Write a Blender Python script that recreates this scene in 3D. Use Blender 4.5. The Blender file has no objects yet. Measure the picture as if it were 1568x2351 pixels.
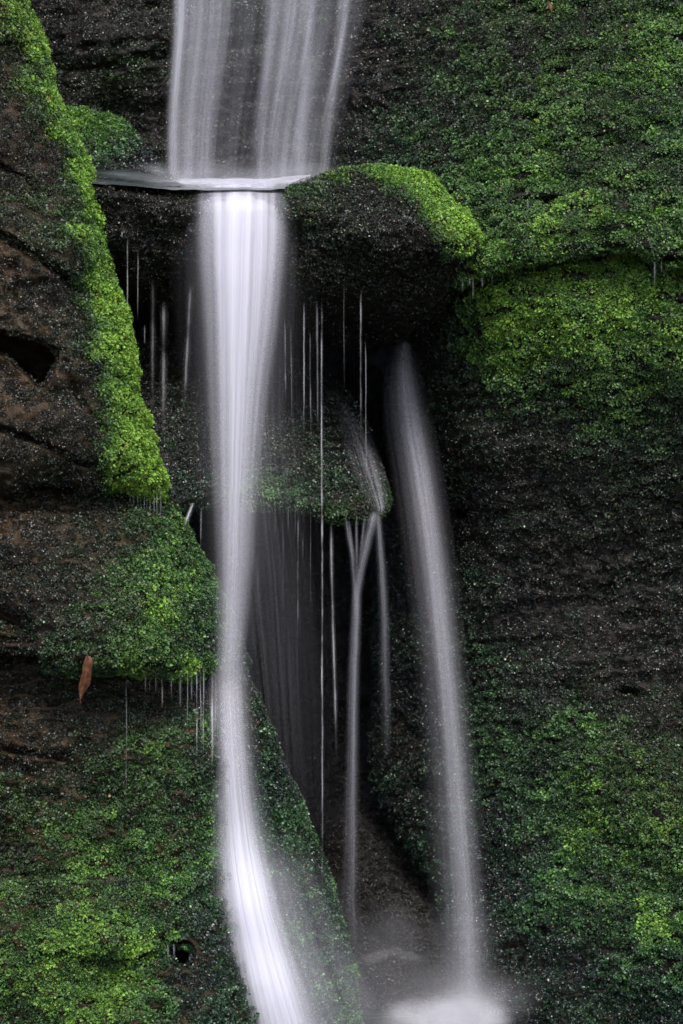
import bpy, math, numpy as np
from mathutils import Vector
R = math.radians
S = bpy.context.scene
rng = np.random.default_rng(7)

# ------------------------------------------------------------------ camera, sky, sun, exposure
# reference units: 1 picture unit (u across 0..1568, v down 0..2351) is about 1 mm at 5 m from the lens
F, CU, CV, HORIZON = 5000.0, 784.0, 1175.5, 210.0
PITCH = math.atan((CV - HORIZON) / F)
CAM_Y = -5.0
cam = bpy.data.cameras.new('camera'); co = bpy.data.objects.new('camera', cam)
S.collection.objects.link(co); S.camera = co
cam.sensor_fit = 'VERTICAL'; cam.sensor_height = 36; cam.sensor_width = 24
cam.lens = 36 * F / 2351
cam.clip_start = .05; cam.clip_end = 500
co.location = (0, CAM_Y, 0); co.rotation_euler = (R(90) - PITCH, 0, 0)
cam.dof.use_dof = True; cam.dof.focus_distance = 4.95; cam.dof.aperture_fstop = 5.6

SUN_EL, SUN_AZ = 57.0, 12.0        # azimuth measured from the lens side (-Y) towards +X
w = bpy.data.worlds.new('World'); S.world = w; w.use_nodes = True
nt = w.node_tree; bg = nt.nodes['Background']
sky = nt.nodes.new('ShaderNodeTexSky'); sky.sky_type = 'NISHITA'; sky.sun_disc = False
sky.sun_elevation = R(SUN_EL); sky.sun_rotation = R(180 - SUN_AZ); sky.dust_density = 3
nt.links.new(sky.outputs[0], bg.inputs[0]); bg.inputs[1].default_value = .115
sl = bpy.data.lights.new('sun', 'SUN'); so = bpy.data.objects.new('sun', sl); S.collection.objects.link(so)
sl.energy = 1.6; sl.angle = R(14); sl.color = (1, .97, .92)
d = Vector((math.sin(R(SUN_AZ)) * math.cos(R(SUN_EL)), -math.cos(R(SUN_AZ)) * math.cos(R(SUN_EL)), math.sin(R(SUN_EL))))
so.rotation_euler = d.to_track_quat('Z', 'Y').to_euler(); so.location = (0, 0, 4)
S.view_settings.view_transform = 'Standard'; S.view_settings.look = 'None'
S.view_settings.exposure = 1.1; S.view_settings.gamma = 1
S.render.engine = 'CYCLES'
S.cycles.max_bounces = 5; S.cycles.diffuse_bounces = 2; S.cycles.glossy_bounces = 2
S.cycles.transmission_bounces = 3; S.cycles.transparent_max_bounces = 80
S.cycles.use_denoising = True; S.cycles.denoiser = 'OPENIMAGEDENOISE'; S.cycles.denoising_input_passes = 'RGB_ALBEDO_NORMAL'
S.cycles.use_adaptive_sampling = True; S.cycles.adaptive_threshold = .015
S.cycles.sample_clamp_indirect = 3

# ------------------------------------------------------------------ helpers
ct, st_ = math.cos(PITCH), math.sin(PITCH)
def P(u, v, y):
    """point on the plane world-y = y seen at picture position (u, v)"""
    u = np.asarray(u, float); v = np.asarray(v, float); y = np.asarray(y, float)
    a = u - CU; b = CV - v
    dx = a; dy = F * ct + b * st_; dz = -F * st_ + b * ct
    t = (y - CAM_Y) / dy
    return np.stack([dx * t, y + 0 * dx, dz * t], -1)

def hash3(i, j, k, s):
    h = (i.astype(np.uint32) * np.uint32(374761393) + j.astype(np.uint32) * np.uint32(668265263)
         + k.astype(np.uint32) * np.uint32(2147483647 - 1640531526 % 2147483647) + np.uint32(s * 974711 + 13))
    h = (h ^ (h >> np.uint32(13))) * np.uint32(1274126177)
    h = (h ^ (h >> np.uint32(16))) * np.uint32(2246822519)
    h = h ^ (h >> np.uint32(15))
    return h.astype(np.float64) / 4294967296.0
def vn(x, y, z=0.0, s=0):
    x = np.asarray(x, float); y = np.asarray(y, float); z = np.zeros_like(x) + z
    i = np.floor(x).astype(np.int64); j = np.floor(y).astype(np.int64); k = np.floor(z).astype(np.int64)
    a = x - i; b = y - j; c = z - k
    a = a*a*a*(a*(a*6-15)+10); b = b*b*b*(b*(b*6-15)+10); c = c*c*(3-2*c)
    r = 0
    for di, wa in ((0, 1-a), (1, a)):
        for dj, wb in ((0, 1-b), (1, b)):
            for dk, wc in ((0, 1-c), (1, c)):
                r = r + hash3(i+di, j+dj, k+dk, s) * wa * wb * wc
    return r
def fbm(x, y, z=0.0, s=0, o=4):
    r = 0; a = .5; t = 0
    for q in range(o):
        r = r + a * vn(x * 2**q, y * 2**q, np.asarray(z) * 2**q, s + q); t += a; a *= .55
    return r / t
def smooth(a, b, x):
    t = np.clip((x - a) / (b - a), 0, 1); return t*t*(3-2*t)

def rbf(pts):
    """smooth surface through (u, v, value) points"""
    p = np.array(pts, float); X = p[:, :2] / 1000; n = len(p)
    def k(r): return np.sqrt(r*r + .03**2)
    A = np.zeros((n+3, n+3)); D = np.linalg.norm(X[:, None] - X[None], axis=2)
    A[:n, :n] = k(D); A[:n, n] = 1; A[:n, n+1:] = X; A[n, :n] = 1; A[n+1:, :n] = X.T
    c = np.linalg.solve(A, np.concatenate([p[:, 2], [0, 0, 0]]))
    def f(u, v):
        u = np.asarray(u, float) / 1000; v = np.asarray(v, float) / 1000
        r = c[n] + c[n+1]*u + c[n+2]*v
        for q in range(n):
            r = r + c[q] * k(np.hypot(u - X[q, 0], v - X[q, 1]))
        return r
    return f
def idw(pts, pw=3, sm=40):
    """local average of (u, v, value...) points"""
    p = np.array(pts, float)
    def f(u, v):
        W = 0; out = 0
        for q in p:
            wq = 1 / ((u-q[0])**2 + (v-q[1])**2 + sm*sm)**(pw/2)
            W = W + wq; out = out + wq[..., None] * q[2:]
        return out / W[..., None]
    return f

def seg_near(u, v, poly, closed=True):
    """closest point of a polyline"""
    p = np.array(poly, float); n = len(p)
    best = np.full(u.shape, 1e18); cx = np.zeros(u.shape); cy = np.zeros(u.shape)
    for i in range(n if closed else n-1):
        a = p[i]; b = p[(i+1) % n]; e = b - a; L = e @ e + 1e-9
        t = np.clip(((u-a[0])*e[0] + (v-a[1])*e[1]) / L, 0, 1)
        x = a[0] + t*e[0]; y = a[1] + t*e[1]; dd = (u-x)**2 + (v-y)**2
        m = dd < best; best = np.where(m, dd, best); cx = np.where(m, x, cx); cy = np.where(m, y, cy)
    return np.sqrt(best), cx, cy
def inside(u, v, poly):
    p = np.array(poly, float); n = len(p); r = np.zeros(u.shape, bool)
    for i in range(n):
        a = p[i]; b = p[(i+1) % n]
        if a[1] == b[1]: continue
        c = ((a[1] > v) != (b[1] > v)) & (u < (b[0]-a[0]) * (v-a[1]) / (b[1]-a[1]) + a[0])
        r ^= c
    return r
def sdf(u, v, poly):
    d, cx, cy = seg_near(u, v, poly); return np.where(inside(u, v, poly), -d, d), cx, cy
def rounded(poly, it=2):
    """corner-cut a polygon so that outlines are curved"""
    p = [np.array(q, float) for q in poly]
    for _ in range(it):
        q = []
        for i in range(len(p)):
            a, b = p[i], p[(i+1) % len(p)]
            q += [a*.75 + b*.25, a*.25 + b*.75]
        p = q
    return np.array(p)

def make_mesh(name, V, faces, mat, parent=None, smooth_=True, cols=None, dens=None, uv=None):
    """faces: (n,4) or (n,3) array"""
    me = bpy.data.meshes.new(name); n = len(faces); k = faces.shape[1]
    me.vertices.add(len(V)); me.vertices.foreach_set('co', np.ascontiguousarray(V, np.float32).ravel())
    me.loops.add(n*k); me.loops.foreach_set('vertex_index', np.ascontiguousarray(faces, np.int32).ravel())
    me.polygons.add(n); me.polygons.foreach_set('loop_start', np.arange(0, n*k, k, dtype=np.int32))
    me.polygons.foreach_set('loop_total', np.full(n, k, np.int32))
    if smooth_: me.polygons.foreach_set('use_smooth', np.ones(n, bool))
    me.update(calc_edges=True)
    if cols is not None:
        a = me.attributes.new('tint', 'FLOAT_COLOR', 'POINT')
        a.data.foreach_set('color', np.ascontiguousarray(np.concatenate([cols, np.ones((len(cols), 1))], 1), np.float32).ravel())
    if dens is not None:
        a = me.attributes.new('dens', 'FLOAT', 'POINT'); a.data.foreach_set('value', np.ascontiguousarray(dens, np.float32))
    if uv is not None:
        l = me.uv_layers.new(name='UVMap'); l.data.foreach_set('uv', np.ascontiguousarray(uv[faces.ravel()], np.float32).ravel())
    me.materials.append(mat)
    o = bpy.data.objects.new(name, me); S.collection.objects.link(o)
    if parent: o.parent = parent
    return o
def tag(o, label=None, cat=None, group=None, kind=None):
    for k, x in (('label', label), ('category', cat), ('group', group), ('kind', kind)):
        if x: o[k] = x
    return o

# ------------------------------------------------------------------ materials
class N:
    def __init__(s, name):
        s.m = bpy.data.materials.new(name); s.m.use_nodes = True; s.t = s.m.node_tree; s.t.nodes.clear()
        s.out = s.n('ShaderNodeOutputMaterial')
    def n(s, k, **kw):
        x = s.t.nodes.new(k)
        for a, b in kw.items(): setattr(x, a, b)
        return x
    def l(s, a, b): s.t.links.new(a, b)
    def math(s, op, a, b=0, clamp=False):
        x = s.n('ShaderNodeMath', operation=op, use_clamp=clamp)
        for i, q in enumerate((a, b)):
            if isinstance(q, (int, float)): x.inputs[i].default_value = q
            else: s.l(q, x.inputs[i])
        return x.outputs[0]
    def noise(s, vec, scale, detail=4, rough=.6):
        x = s.n('ShaderNodeTexNoise'); x.inputs['Scale'].default_value = scale
        x.inputs['Detail'].default_value = detail; x.inputs['Roughness'].default_value = rough
        if vec is not None: s.l(vec, x.inputs['Vector'])
        return x
    def mapping(s, vec, scale):
        x = s.n('ShaderNodeMapping'); x.inputs['Scale'].default_value = scale; s.l(vec, x.inputs[0]); return x.outputs[0]
    def ramp(s, fac, stops):
        x = s.n('ShaderNodeValToRGB'); e = x.color_ramp.elements
        while len(e) < len(stops): e.new(.5)
        for q, (p, c) in zip(e, stops): q.position = p; q.color = (*c, 1)
        s.l(fac, x.inputs[0]); return x.outputs[0]
    def bump(s, h, dist, strength=1):
        x = s.n('ShaderNodeBump'); x.inputs['Distance'].default_value = dist; x.inputs['Strength'].default_value = strength
        s.l(h, x.inputs['Height']); return x.outputs[0]

def rock_material(name, c1, c2, c3, rough=.42, spec=.24):
    M = N(name); tc = M.n('ShaderNodeTexCoord').outputs['Object']
    big = M.noise(tc, 3.5, 5); mid = M.noise(tc, 22, 6, .65); fine = M.noise(tc, 160, 4, .7)
    col = M.ramp(M.math('ADD', M.math('MULTIPLY', big.outputs[0], .6), M.math('MULTIPLY', mid.outputs[0], .4)),
                 [(.3, c1), (.5, c2), (.66, c3)])
    mx = M.n('ShaderNodeMixRGB', blend_type='OVERLAY'); mx.inputs[0].default_value = .7
    M.l(col, mx.inputs[1]); M.l(fine.outputs[0], mx.inputs[2])
    at = M.n('ShaderNodeAttribute', attribute_name='tint')
    mu = M.n('ShaderNodeMixRGB', blend_type='MULTIPLY'); mu.inputs[0].default_value = 1
    M.l(mx.outputs[0], mu.inputs[1]); M.l(at.outputs[0], mu.inputs[2])
    b = M.n('ShaderNodeBsdfPrincipled'); M.l(mu.outputs[0], b.inputs['Base Color'])
    M.l(M.math('ADD', M.math('MULTIPLY', mid.outputs[0], .4), rough - .2), b.inputs['Roughness'])
    b.inputs['Specular IOR Level'].default_value = spec
    h = M.math('ADD', M.math('MULTIPLY', mid.outputs[0], .7), M.math('MULTIPLY', fine.outputs[0], .3))
    M.l(M.bump(h, .012), b.inputs['Normal']); M.l(b.outputs[0], M.out.inputs[0]); return M.m
ROCK = rock_material('wet_sandstone', (.006, .0055, .005), (.013, .011, .009), (.028, .022, .016), .4)
ROCKB = rock_material('brown_sandstone', (.010, .008, .0055), (.028, .021, .013), (.062, .047, .030), .5)
ROCKD = rock_material('soaked_dark_rock', (.006, .006, .007), (.014, .013, .014), (.030, .028, .028), .36, .12)

def moss_material():
    M = N('moss_leaflets'); at = M.n('ShaderNodeAttribute', attribute_name='tint')
    dn = M.n('ShaderNodeAttribute', attribute_name='dens')          # 1 = wet
    b = M.n('ShaderNodeBsdfPrincipled'); M.l(at.outputs[0], b.inputs['Base Color'])
    M.l(M.math('SUBTRACT', .62, M.math('MULTIPLY', dn.outputs['Fac'], .30)), b.inputs['Roughness'])
    M.l(M.math('ADD', .3, M.math('MULTIPLY', dn.outputs['Fac'], .5)), b.inputs['Specular IOR Level'])
    tr = M.n('ShaderNodeBsdfTranslucent'); M.l(at.outputs[0], tr.inputs[0])
    mx = M.n('ShaderNodeMixShader'); mx.inputs[0].default_value = .22
    M.l(b.outputs[0], mx.inputs[1]); M.l(tr.outputs[0], mx.inputs[2]); M.l(mx.outputs[0], M.out.inputs[0]); return M.m
MOSS = moss_material()

def silk_material(name, col=(.93, .92, .97), power=1.7, streak=.5, sx=9., sy=1.2):
    """falling water: soft towards its edges, streaked along the flow"""
    M = N(name); lw = M.n('ShaderNodeLayerWeight'); lw.inputs[0].default_value = .5
    f = M.math('POWER', M.math('SUBTRACT', 1.0, lw.outputs['Facing'], True), power)
    uv = M.n('ShaderNodeUVMap').outputs[0]
    n1 = M.noise(M.mapping(uv, (sx, sy, 1)), 1.0, 3, .6)
    s = M.math('ADD', 1 - streak, M.math('MULTIPLY', n1.outputs[0], 2 * streak))
    at = M.n('ShaderNodeAttribute', attribute_name='dens')
    a = M.math('MULTIPLY', M.math('MULTIPLY', f, at.outputs['Fac']), s, True)
    df = M.n('ShaderNodeBsdfDiffuse'); df.inputs[0].default_value = (*col, 1)
    tl = M.n('ShaderNodeBsdfTranslucent'); tl.inputs[0].default_value = (*col, 1)
    m1 = M.n('ShaderNodeMixShader'); m1.inputs[0].default_value = .32
    M.l(df.outputs[0], m1.inputs[1]); M.l(tl.outputs[0], m1.inputs[2])
    tp = M.n('ShaderNodeBsdfTransparent'); m2 = M.n('ShaderNodeMixShader')
    M.l(a, m2.inputs[0]); M.l(tp.outputs[0], m2.inputs[1]); M.l(m1.outputs[0], m2.inputs[2])
    M.l(m2.outputs[0], M.out.inputs[0]); return M.m
SILK = silk_material('silky_water')
MISTM = silk_material('spray_mist', (.78, .78, .84), 2.6, .15, 3, 3)

def pool_material():
    M = N('pool_water'); tc = M.n('ShaderNodeTexCoord').outputs['Object']
    at = M.n('ShaderNodeAttribute', attribute_name='dens')
    n = M.noise(M.mapping(tc, (6, 18, 6)), 1.5, 4)
    b = M.n('ShaderNodeBsdfPrincipled'); b.inputs['Roughness'].default_value = .3; b.inputs['IOR'].default_value = 1.33; b.inputs['Specular IOR Level'].default_value = .3
    b.inputs['Base Color'].default_value = (.008, .014, .010, 1)
    M.l(M.bump(n.outputs[0], .035, .8), b.inputs['Normal'])
    df = M.n('ShaderNodeBsdfDiffuse'); df.inputs[0].default_value = (.8, .8, .86, 1)
    m = M.n('ShaderNodeMixShader'); M.l(M.math('MULTIPLY', at.outputs['Fac'], M.math('ADD', .6, M.math('MULTIPLY', n.outputs[0], .8)), True), m.inputs[0])
    M.l(b.outputs[0], m.inputs[1]); M.l(df.outputs[0], m.inputs[2]); M.l(m.outputs[0], M.out.inputs[0]); return M.m
POOL = pool_material()

# ------------------------------------------------------------------ rocks
def build_rock(name, outline, depth, mat=ROCK, step=5, rnd=(50, .08), back=.45, slope=6.0, warp=(70, 9),
               big=(260, .03), mid=(75, .012), clump=(26, 15, .007), cracks=(), holes=(), seed=0, curve=2, strata=0, tint=None, ridge=0):
    """a solid mass from its outline and the lie of its face; its flanks run back from the outline"""
    out = rounded(outline, curve); fd = rbf(depth)
    u0, v0 = out.min(0) - 80; u1, v1 = out.max(0) + 80
    us = np.arange(u0, u1, step); vs = np.arange(v0, v1, step)
    U, V = np.meshgrid(us, vs)
    wx = (fbm(U/warp[0], V/warp[0], 3.1, seed, 4) - .5) * 2 * warp[1]
    wy = (fbm(U/warp[0], V/warp[0], 7.7, seed+9, 4) - .5) * 2 * warp[1]
    sd, cx, cy = sdf(U + wx, V + wy, out)
    nx = (U + wx - cx) / (np.abs(sd) + 1e-6); ny = (V + wy - cy) / (np.abs(sd) + 1e-6)
    o = np.maximum(sd, 0); din = np.maximum(-sd, 0)
    Uo = U - nx * o * 1.06; Vo = V - ny * o * 1.06
    y = fd(Uo, Vo)
    t = np.clip(1 - din / rnd[0], 0, 1)
    y = y + rnd[1] * (1 - np.sqrt(1 - t*t*.995)) + o * slope / 1000
    # relief
    rel = (fbm(U/big[0], V/big[0], 0, seed+20, 3) - .5) * 2 * big[1]
    rel = rel + (fbm(U/mid[0], V/mid[0]*1.4, 0, seed+30, 3) - .5) * 2 * mid[1]
    c = vn(U/clump[0] + .4*wx/warp[1], V/clump[1], 0, seed+40); c2 = vn(U/clump[0]*2.1, V/clump[1]*2.1, 0, seed+41)
    rel = rel + (c*.7 + c2*.3 - .5) * 2 * clump[2] * (1 + .6*np.sin(V/90))
    if ridge:
        q = 1 - np.abs(2*vn(U/120 + 3*wx/warp[1]*.3, (V + .12*U)/27 + .5*wy/warp[1], 0, seed+55) - 1); rel = rel + (q - .6)*ridge
    if strata:
        q = V + 30*(fbm(U/300, V/300, 1, seed+50, 2)-.5) + U*.25
        rel = rel + strata * (np.abs(((q/95) % 1) - .5) < .06)
    y = y - rel
    bare = np.zeros_like(U)
    for pl, wd, dp in cracks:
        dd, _, _ = seg_near(U + wx*.8, V + wy*.8, pl, False)
        g = np.exp(-(dd/wd)**2); y = y + dp*g; bare = np.maximum(bare, smooth(.25, .7, g) * (dp > 0))
    for pl, dp in holes:
        dh, _, _ = sdf(U + wx*.7, V + wy*.7, rounded(pl, 2))
        g = smooth(4, -14, dh); y = y + dp*g; bare = np.maximum(bare, smooth(.1, .5, g))
    W = P(Uo, Vo, y); nr, nc = U.shape
    idx = np.arange(nr*nc).reshape(nr, nc)
    q = np.stack([idx[:-1, :-1], idx[1:, :-1], idx[1:, 1:], idx[:-1, 1:]], -1).reshape(-1, 4)
    of = o.ravel()[q].min(1); q = q[of < back*1000/slope]
    used = np.zeros(nr*nc, bool); used[q.ravel()] = True; re = np.cumsum(used) - 1
    q = re[q]; sel = used
    uvp = np.stack([Uo.ravel()[sel], Vo.ravel()[sel]], 1); br = bare.ravel()[sel]
    tn = np.ones((sel.sum(), 3)) if tint is None else tint(uvp[:, 0], uvp[:, 1])
    ob = make_mesh(name, W.reshape(-1, 3)[sel], q, mat, cols=tn)
    ob['_x'] = 0; del ob['_x']
    return dict(ob=ob, V=W.reshape(-1, 3)[sel], q=q, uv=uvp, bare=br, sd=sd.ravel()[sel], fd=fd, seed=seed, out=out)

def boost(g, k, c, cv=.03): return lambda u, v: g(u, v) * np.array([k, 1, 1, 1]) + np.array([c, 0, 0, cv])
PAL = np.array([  # dark wet to lime
    (.008, .008, .007), (.013, .014, .011), (.018, .034, .017), (.028, .068, .024), (.050, .128, .032), (.092, .215, .036), (.170, .335, .038)])
def leaf_cloud(rk, gmap, per_m2=150000, size=(.0034, .0060), lim=(-120, 1690, -110, 2430), name='moss', parent=True, lift=.55, damp=None, thin=None, droop=.25, clump=.0112, rows=(30, .12, .012)):
    """many small overlapping leaflets over a rock; gmap gives greenness 0..1, yellowness, wetness"""
    Vv, q, uv = rk['V'], rk['q'], rk['uv']
    a, b, c, d = (Vv[q[:, i]] for i in range(4))
    nrm = np.cross(c - a, b - d); ar = np.linalg.norm(nrm, axis=1)/2; nrm = nrm / (2*ar[:, None] + 1e-12)
    nrm = -nrm if (nrm[:, 1] > 0).mean() > .5 else nrm
    cu = uv[q].mean(1); ok = (cu[:, 0] > lim[0]) & (cu[:, 0] < lim[1]) & (cu[:, 1] > lim[2]) & (cu[:, 1] < lim[3])
    K = 24; cs = clump
    cnt = rng.poisson(np.where(ok, np.minimum(ar, 1.2e-4), 0) * per_m2 * 1.6 / K)
    f = np.repeat(np.arange(len(q)), cnt); n = len(f)
    s, t = rng.random((2, n, 1))
    p = (1-s)*(1-t)*a[f] + s*(1-t)*d[f] + s*t*c[f] + (1-s)*t*b[f]
    uvv = uv[q]; pu = ((1-s)*(1-t)*uvv[f, 0] + s*(1-t)*uvv[f, 3] + s*t*uvv[f, 2] + (1-s)*t*uvv[f, 1])
    bare = rk['bare'][q].mean(1)[f]
    G = gmap(pu[:, 0], pu[:, 1]); g, yel, wet = G[:, 0], G[:, 1], G[:, 2]
    cl = fbm(pu[:, 0]/60, pu[:, 1]/38, 0, rk['seed']+60, 3); cl2 = fbm(pu[:, 0]/150, pu[:, 1]/120, 0, rk['seed']+70, 3)
    cover = G[:, 3]
    keep = rng.random(n) < np.clip((1 - bare) * np.clip(cover*1.6 + (cl-.5)*2.2*(1.15-cover) + (cl2-.5)*1.2*(1.1-cover), .04, 1), 0, 1)
    p, pu, g, yel, wet, cl, cl2, f = (x[keep] for x in (p, pu, g, yel, wet, cl, cl2, f)); n = len(p)
    # hanging rows of fronds: each row stands out more towards its lower edge, then steps back
    per, slp, amp = rows; sl = slp(pu[:, 0], pu[:, 1]) if callable(slp) else slp
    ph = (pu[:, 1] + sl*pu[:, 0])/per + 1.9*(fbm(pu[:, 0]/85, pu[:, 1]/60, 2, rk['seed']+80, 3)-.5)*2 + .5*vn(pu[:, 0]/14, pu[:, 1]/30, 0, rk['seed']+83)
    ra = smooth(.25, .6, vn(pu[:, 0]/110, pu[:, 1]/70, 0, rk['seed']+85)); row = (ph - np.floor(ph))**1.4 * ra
    p = p + nrm[f]*(row*amp*(.3+.7*smooth(.05, .4, g)))[:, None]
    # every tuft: leaflets round a small cushion, wider than tall
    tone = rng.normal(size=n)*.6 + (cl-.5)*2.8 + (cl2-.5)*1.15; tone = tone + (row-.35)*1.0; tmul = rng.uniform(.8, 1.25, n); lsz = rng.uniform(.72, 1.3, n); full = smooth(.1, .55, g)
    rad = cs * rng.uniform(.65, 1.35, n) * (.55 + .45*full)
    f = np.repeat(f, K); nm = nrm[f]; g, yel, wet, cl, tone, tmul, rad, full, lsz = (np.repeat(x, K) for x in (g, yel, wet, cl, tone, tmul, rad, full, lsz))
    e1 = np.cross(nm, [0, 0, 1.]); e1 /= np.linalg.norm(e1, axis=1)[:, None] + 1e-6; e2 = np.cross(e1, nm)
    e2 = np.where(e2[:, 2:3] < 0, -e2, e2)
    n = len(f); ang = rng.random(n)*2*np.pi; rr = np.sqrt(rng.random(n))
    off = e1*(np.cos(ang)*rr)[:, None]*1.25 + e2*(np.sin(ang)*rr)[:, None]*.75
    hgt = np.sqrt(1.02 - rr*rr)
    p = np.repeat(p, K, 0) + off*rad[:, None] + nm*(hgt*rad*1.0*(.35+.65*full))[:, None] + rng.normal(size=(n, 3))*.0006
    # orientation: hanging shingles leaning away from the rock
    r1 = rng.normal(size=(n, 3)); dirn = off*1.0 + nm*(hgt*lift)[:, None] - e2*droop + r1*.30
    dirn /= np.linalg.norm(dirn, axis=1)[:, None]
    side = np.cross(dirn, nm + rng.normal(size=(n, 3))*.35); side /= np.linalg.norm(side, axis=1)[:, None] + 1e-6
    fn = np.cross(side, dirn)
    L = rng.uniform(size[0], size[1], (n, 1)) * ((.62 + .38*full)*lsz)[:, None] * (1 + .25*(cl[:, None]-.5)*2); Wd = L * rng.uniform(.32, .5, (n, 1))
    p0 = p + nm * rng.uniform(-.001, .003, (n, 1)); k = rng.uniform(-.25, .35, (n, 1))
    v = np.stack([p0, p0 + dirn*L*.35 + side*Wd + fn*Wd*k, p0 + dirn*L*.8 + side*Wd*.75 + fn*Wd*k*.7,
                  p0 + dirn*L - fn*L*.12, p0 + dirn*L*.8 - side*Wd*.75 + fn*Wd*k*.7, p0 + dirn*L*.35 - side*Wd + fn*Wd*k], 1)
    base = (np.arange(n)*6)[:, None]
    F4 = np.concatenate([base + np.array([[0, 1, 2, 3]]), base + np.array([[0, 3, 4, 5]])], 0)
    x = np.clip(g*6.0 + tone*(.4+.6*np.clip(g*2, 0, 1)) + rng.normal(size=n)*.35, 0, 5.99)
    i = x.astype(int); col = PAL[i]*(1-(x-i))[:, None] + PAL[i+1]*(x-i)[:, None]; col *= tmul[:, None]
    yy = np.clip(yel + rng.normal(size=n)*.18, 0, 1)[:, None]
    col = col*(1-yy*.42) + yy*.42*col.max(1, keepdims=True)*np.array([[1.0, .92, .32]])
    cool = np.clip((wet-.65)*2.2, 0, 1)[:, None]*np.clip(1-yel*3, 0, 1)[:, None]; col = col*(1 + cool*np.array([[-.10, .0, .7]]))
    dead = rng.random(n) < .006; col[dead] = np.array([.20, .10, .045])
    brown = rng.random(n) < .08; col[brown] = col[brown]*.6 + np.array([.020, .015, .008])
    col *= rng.uniform(.85, 1.15, (n, 1))
    wt = np.clip(wet*(1-.45*np.clip(g*1.3, 0, 1)) + rng.normal(size=n)*.15, 0, 1)
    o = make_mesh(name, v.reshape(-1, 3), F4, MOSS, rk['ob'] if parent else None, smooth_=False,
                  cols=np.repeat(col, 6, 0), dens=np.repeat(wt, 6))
    print(name, rk['ob'].name, n)
    return o

# --- dark cave wall behind everything (terrain)
cave = build_rock('cave_wall', [(-300, -300), (1900, -300), (1900, 2700), (-300, 2700)],
    [(-300, -300, 1.5), (1900, -300, 1.5), (300, 600, 1.15), (900, 700, 1.25), (600, 1300, 1.1), (850, 1400, 1.1), (700, 1800, .95),
     (850, 1900, .72), (950, 1700, .95), (900, 2100, .42), (1000, 2150, .40), (780, 2150, .46), (800, 2350, .18), (1000, 2351, .10), (1080, 2351, .08), (1900, 2400, .9), (-300, 2400, .9), (900, 2600, .3)],
    ROCKD, step=7, big=(200, .05), mid=(60, .02), seed=3, curve=0)
tag(cave['ob'], 'dark soaked bedrock at the back of the cavity behind the falls', kind='structure')
g_cave = idw([(300, 700, .05, .2, .9, .45), (600, 1250, 0, 0, .9, .08), (800, 1300, 0, 0, .9, .12), (700, 1600, 0, 0, .9, .25), (850, 1500, 0, 0, .9, .25),
              (800, 1800, .0, 0, .4, .5), (900, 1900, .05, .1, .35, .75), (900, 2120, .14, .15, .5, 1), (1000, 2100, .03, .1, .5, .9), (780, 2100, .05, 0, .4, .85), (850, 2300, .1, 0, .4, .9), (800, 1000, 0, 0, .9, .05), (950, 800, 0, 0, .8, .03)])
cm = leaf_cloud(cave, g_cave, 130000, size=(.0035, .006), lim=(200, 1150, 640, 2430), parent=False, name='moss')
tag(cm, 'sparse glistening dark moss on the cave wall', kind='stuff')

# --- upper wall behind the top fall
upper = build_rock('rock_wall', [(-260, -260), (1860, -260), (1860, 620), (1640, 612), (1568, 603), (1500, 590), (1455, 566), (1350, 570), (1260, 590), (1170, 606), (1100, 632), (1040, 655), (1000, 620), (900, 520), (400, 500), (-260, 500)],
    [(-260, -260, 1.0), (60, 0, .85), (60, 300, .70), (250, 60, .72), (250, 140, .62), (250, 250, .68), (250, 420, .62), (420, 80, .66), (600, 0, .70), (600, 420, .60), (850, 60, .62), (850, 400, .50), (1100, 0, .56),
     (1100, 300, .36), (1080, 580, .14), (1300, 0, .50), (1300, 300, .26), (1300, 440, .15), (1300, 560, .06), (1568, 0, .40), (1568, 300, .16), (1568, 570, -.02), (1900, -260, .5), (1900, 600, -.1)],
    ROCK, step=5, rnd=(28, .06), seed=11, ridge=.026, clump=(34, 17, .011), mid=(90, .02), warp=(50, 9),
    holes=[([(1165, 464), (1205, 450), (1235, 456), (1285, 452), (1310, 464), (1240, 486), (1190, 488)], .16), ([(1530, 585), (1600, 590), (1600, 612), (1540, 606)], .1)],
    cracks=[([(1270, 330), (1340, 315), (1440, 335)], 9, .03), ([(1400, 420), (1500, 455), (1568, 470)], 9, .03), ([(140, 160), (260, 150), (390, 120)], 14, .05)])
tag(upper['ob'], 'tall mossy rock wall above the crack at top right and behind the upper fall', 'rock wall')
g_up = idw([(60, 60, .08, .4, .8, .8), (200, 60, .12, .4, .9, .8), (200, 180, .3, .3, .8, .9), (300, 160, .35, .3, .8, .9), (330, 60, .15, .4, .9, .8), (360, 300, .16, .3, .9, .85), (250, 250, .25, .3, .8, .9), (500, 200, .12, .3, .9, .8), (700, 250, .15, .3, .9, .8), (720, 60, .35, .4, .8, .9),
            (830, 50, .06, .3, 1, .7), (850, 200, .08, .2, 1, .75), (850, 330, .25, .1, .8, .9), (950, 60, .18, .4, .9, .8), (1000, 130, .42, .3, .7, .9), (1000, 300, .40, .2, .7, .9), (920, 370, .33, .1, .8, .9),
            (1150, 60, .38, .5, .6, .9), (1200, 200, .42, .4, .6, .9), (1200, 330, .58, .2, .5, 1), (1400, 60, .50, .45, .5, .95), (1500, 150, .60, .2, .5, .95), (1400, 250, .55, .3, .5, .95), (1540, 40, .55, .2, .6, .9), (1550, 300, .52, .1, .6, .9),
            (1080, 450, .5, .1, .7, .95), (1200, 430, .62, .2, .5, 1), (1130, 560, .72, .2, .4, 1), (1300, 500, .72, .25, .4, 1), (1400, 420, .55, .3, .5, 1), (1500, 520, .62, .2, .5, 1), (1560, 480, .45, .2, .6, .9)])
leaf_cloud(upper, lambda u, v: g_up(u, v) + np.stack([.07*smooth(820, 900, u), 0*u, 0*u, 0*u], 1), 160000, rows=(34, .14, .021))

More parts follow.
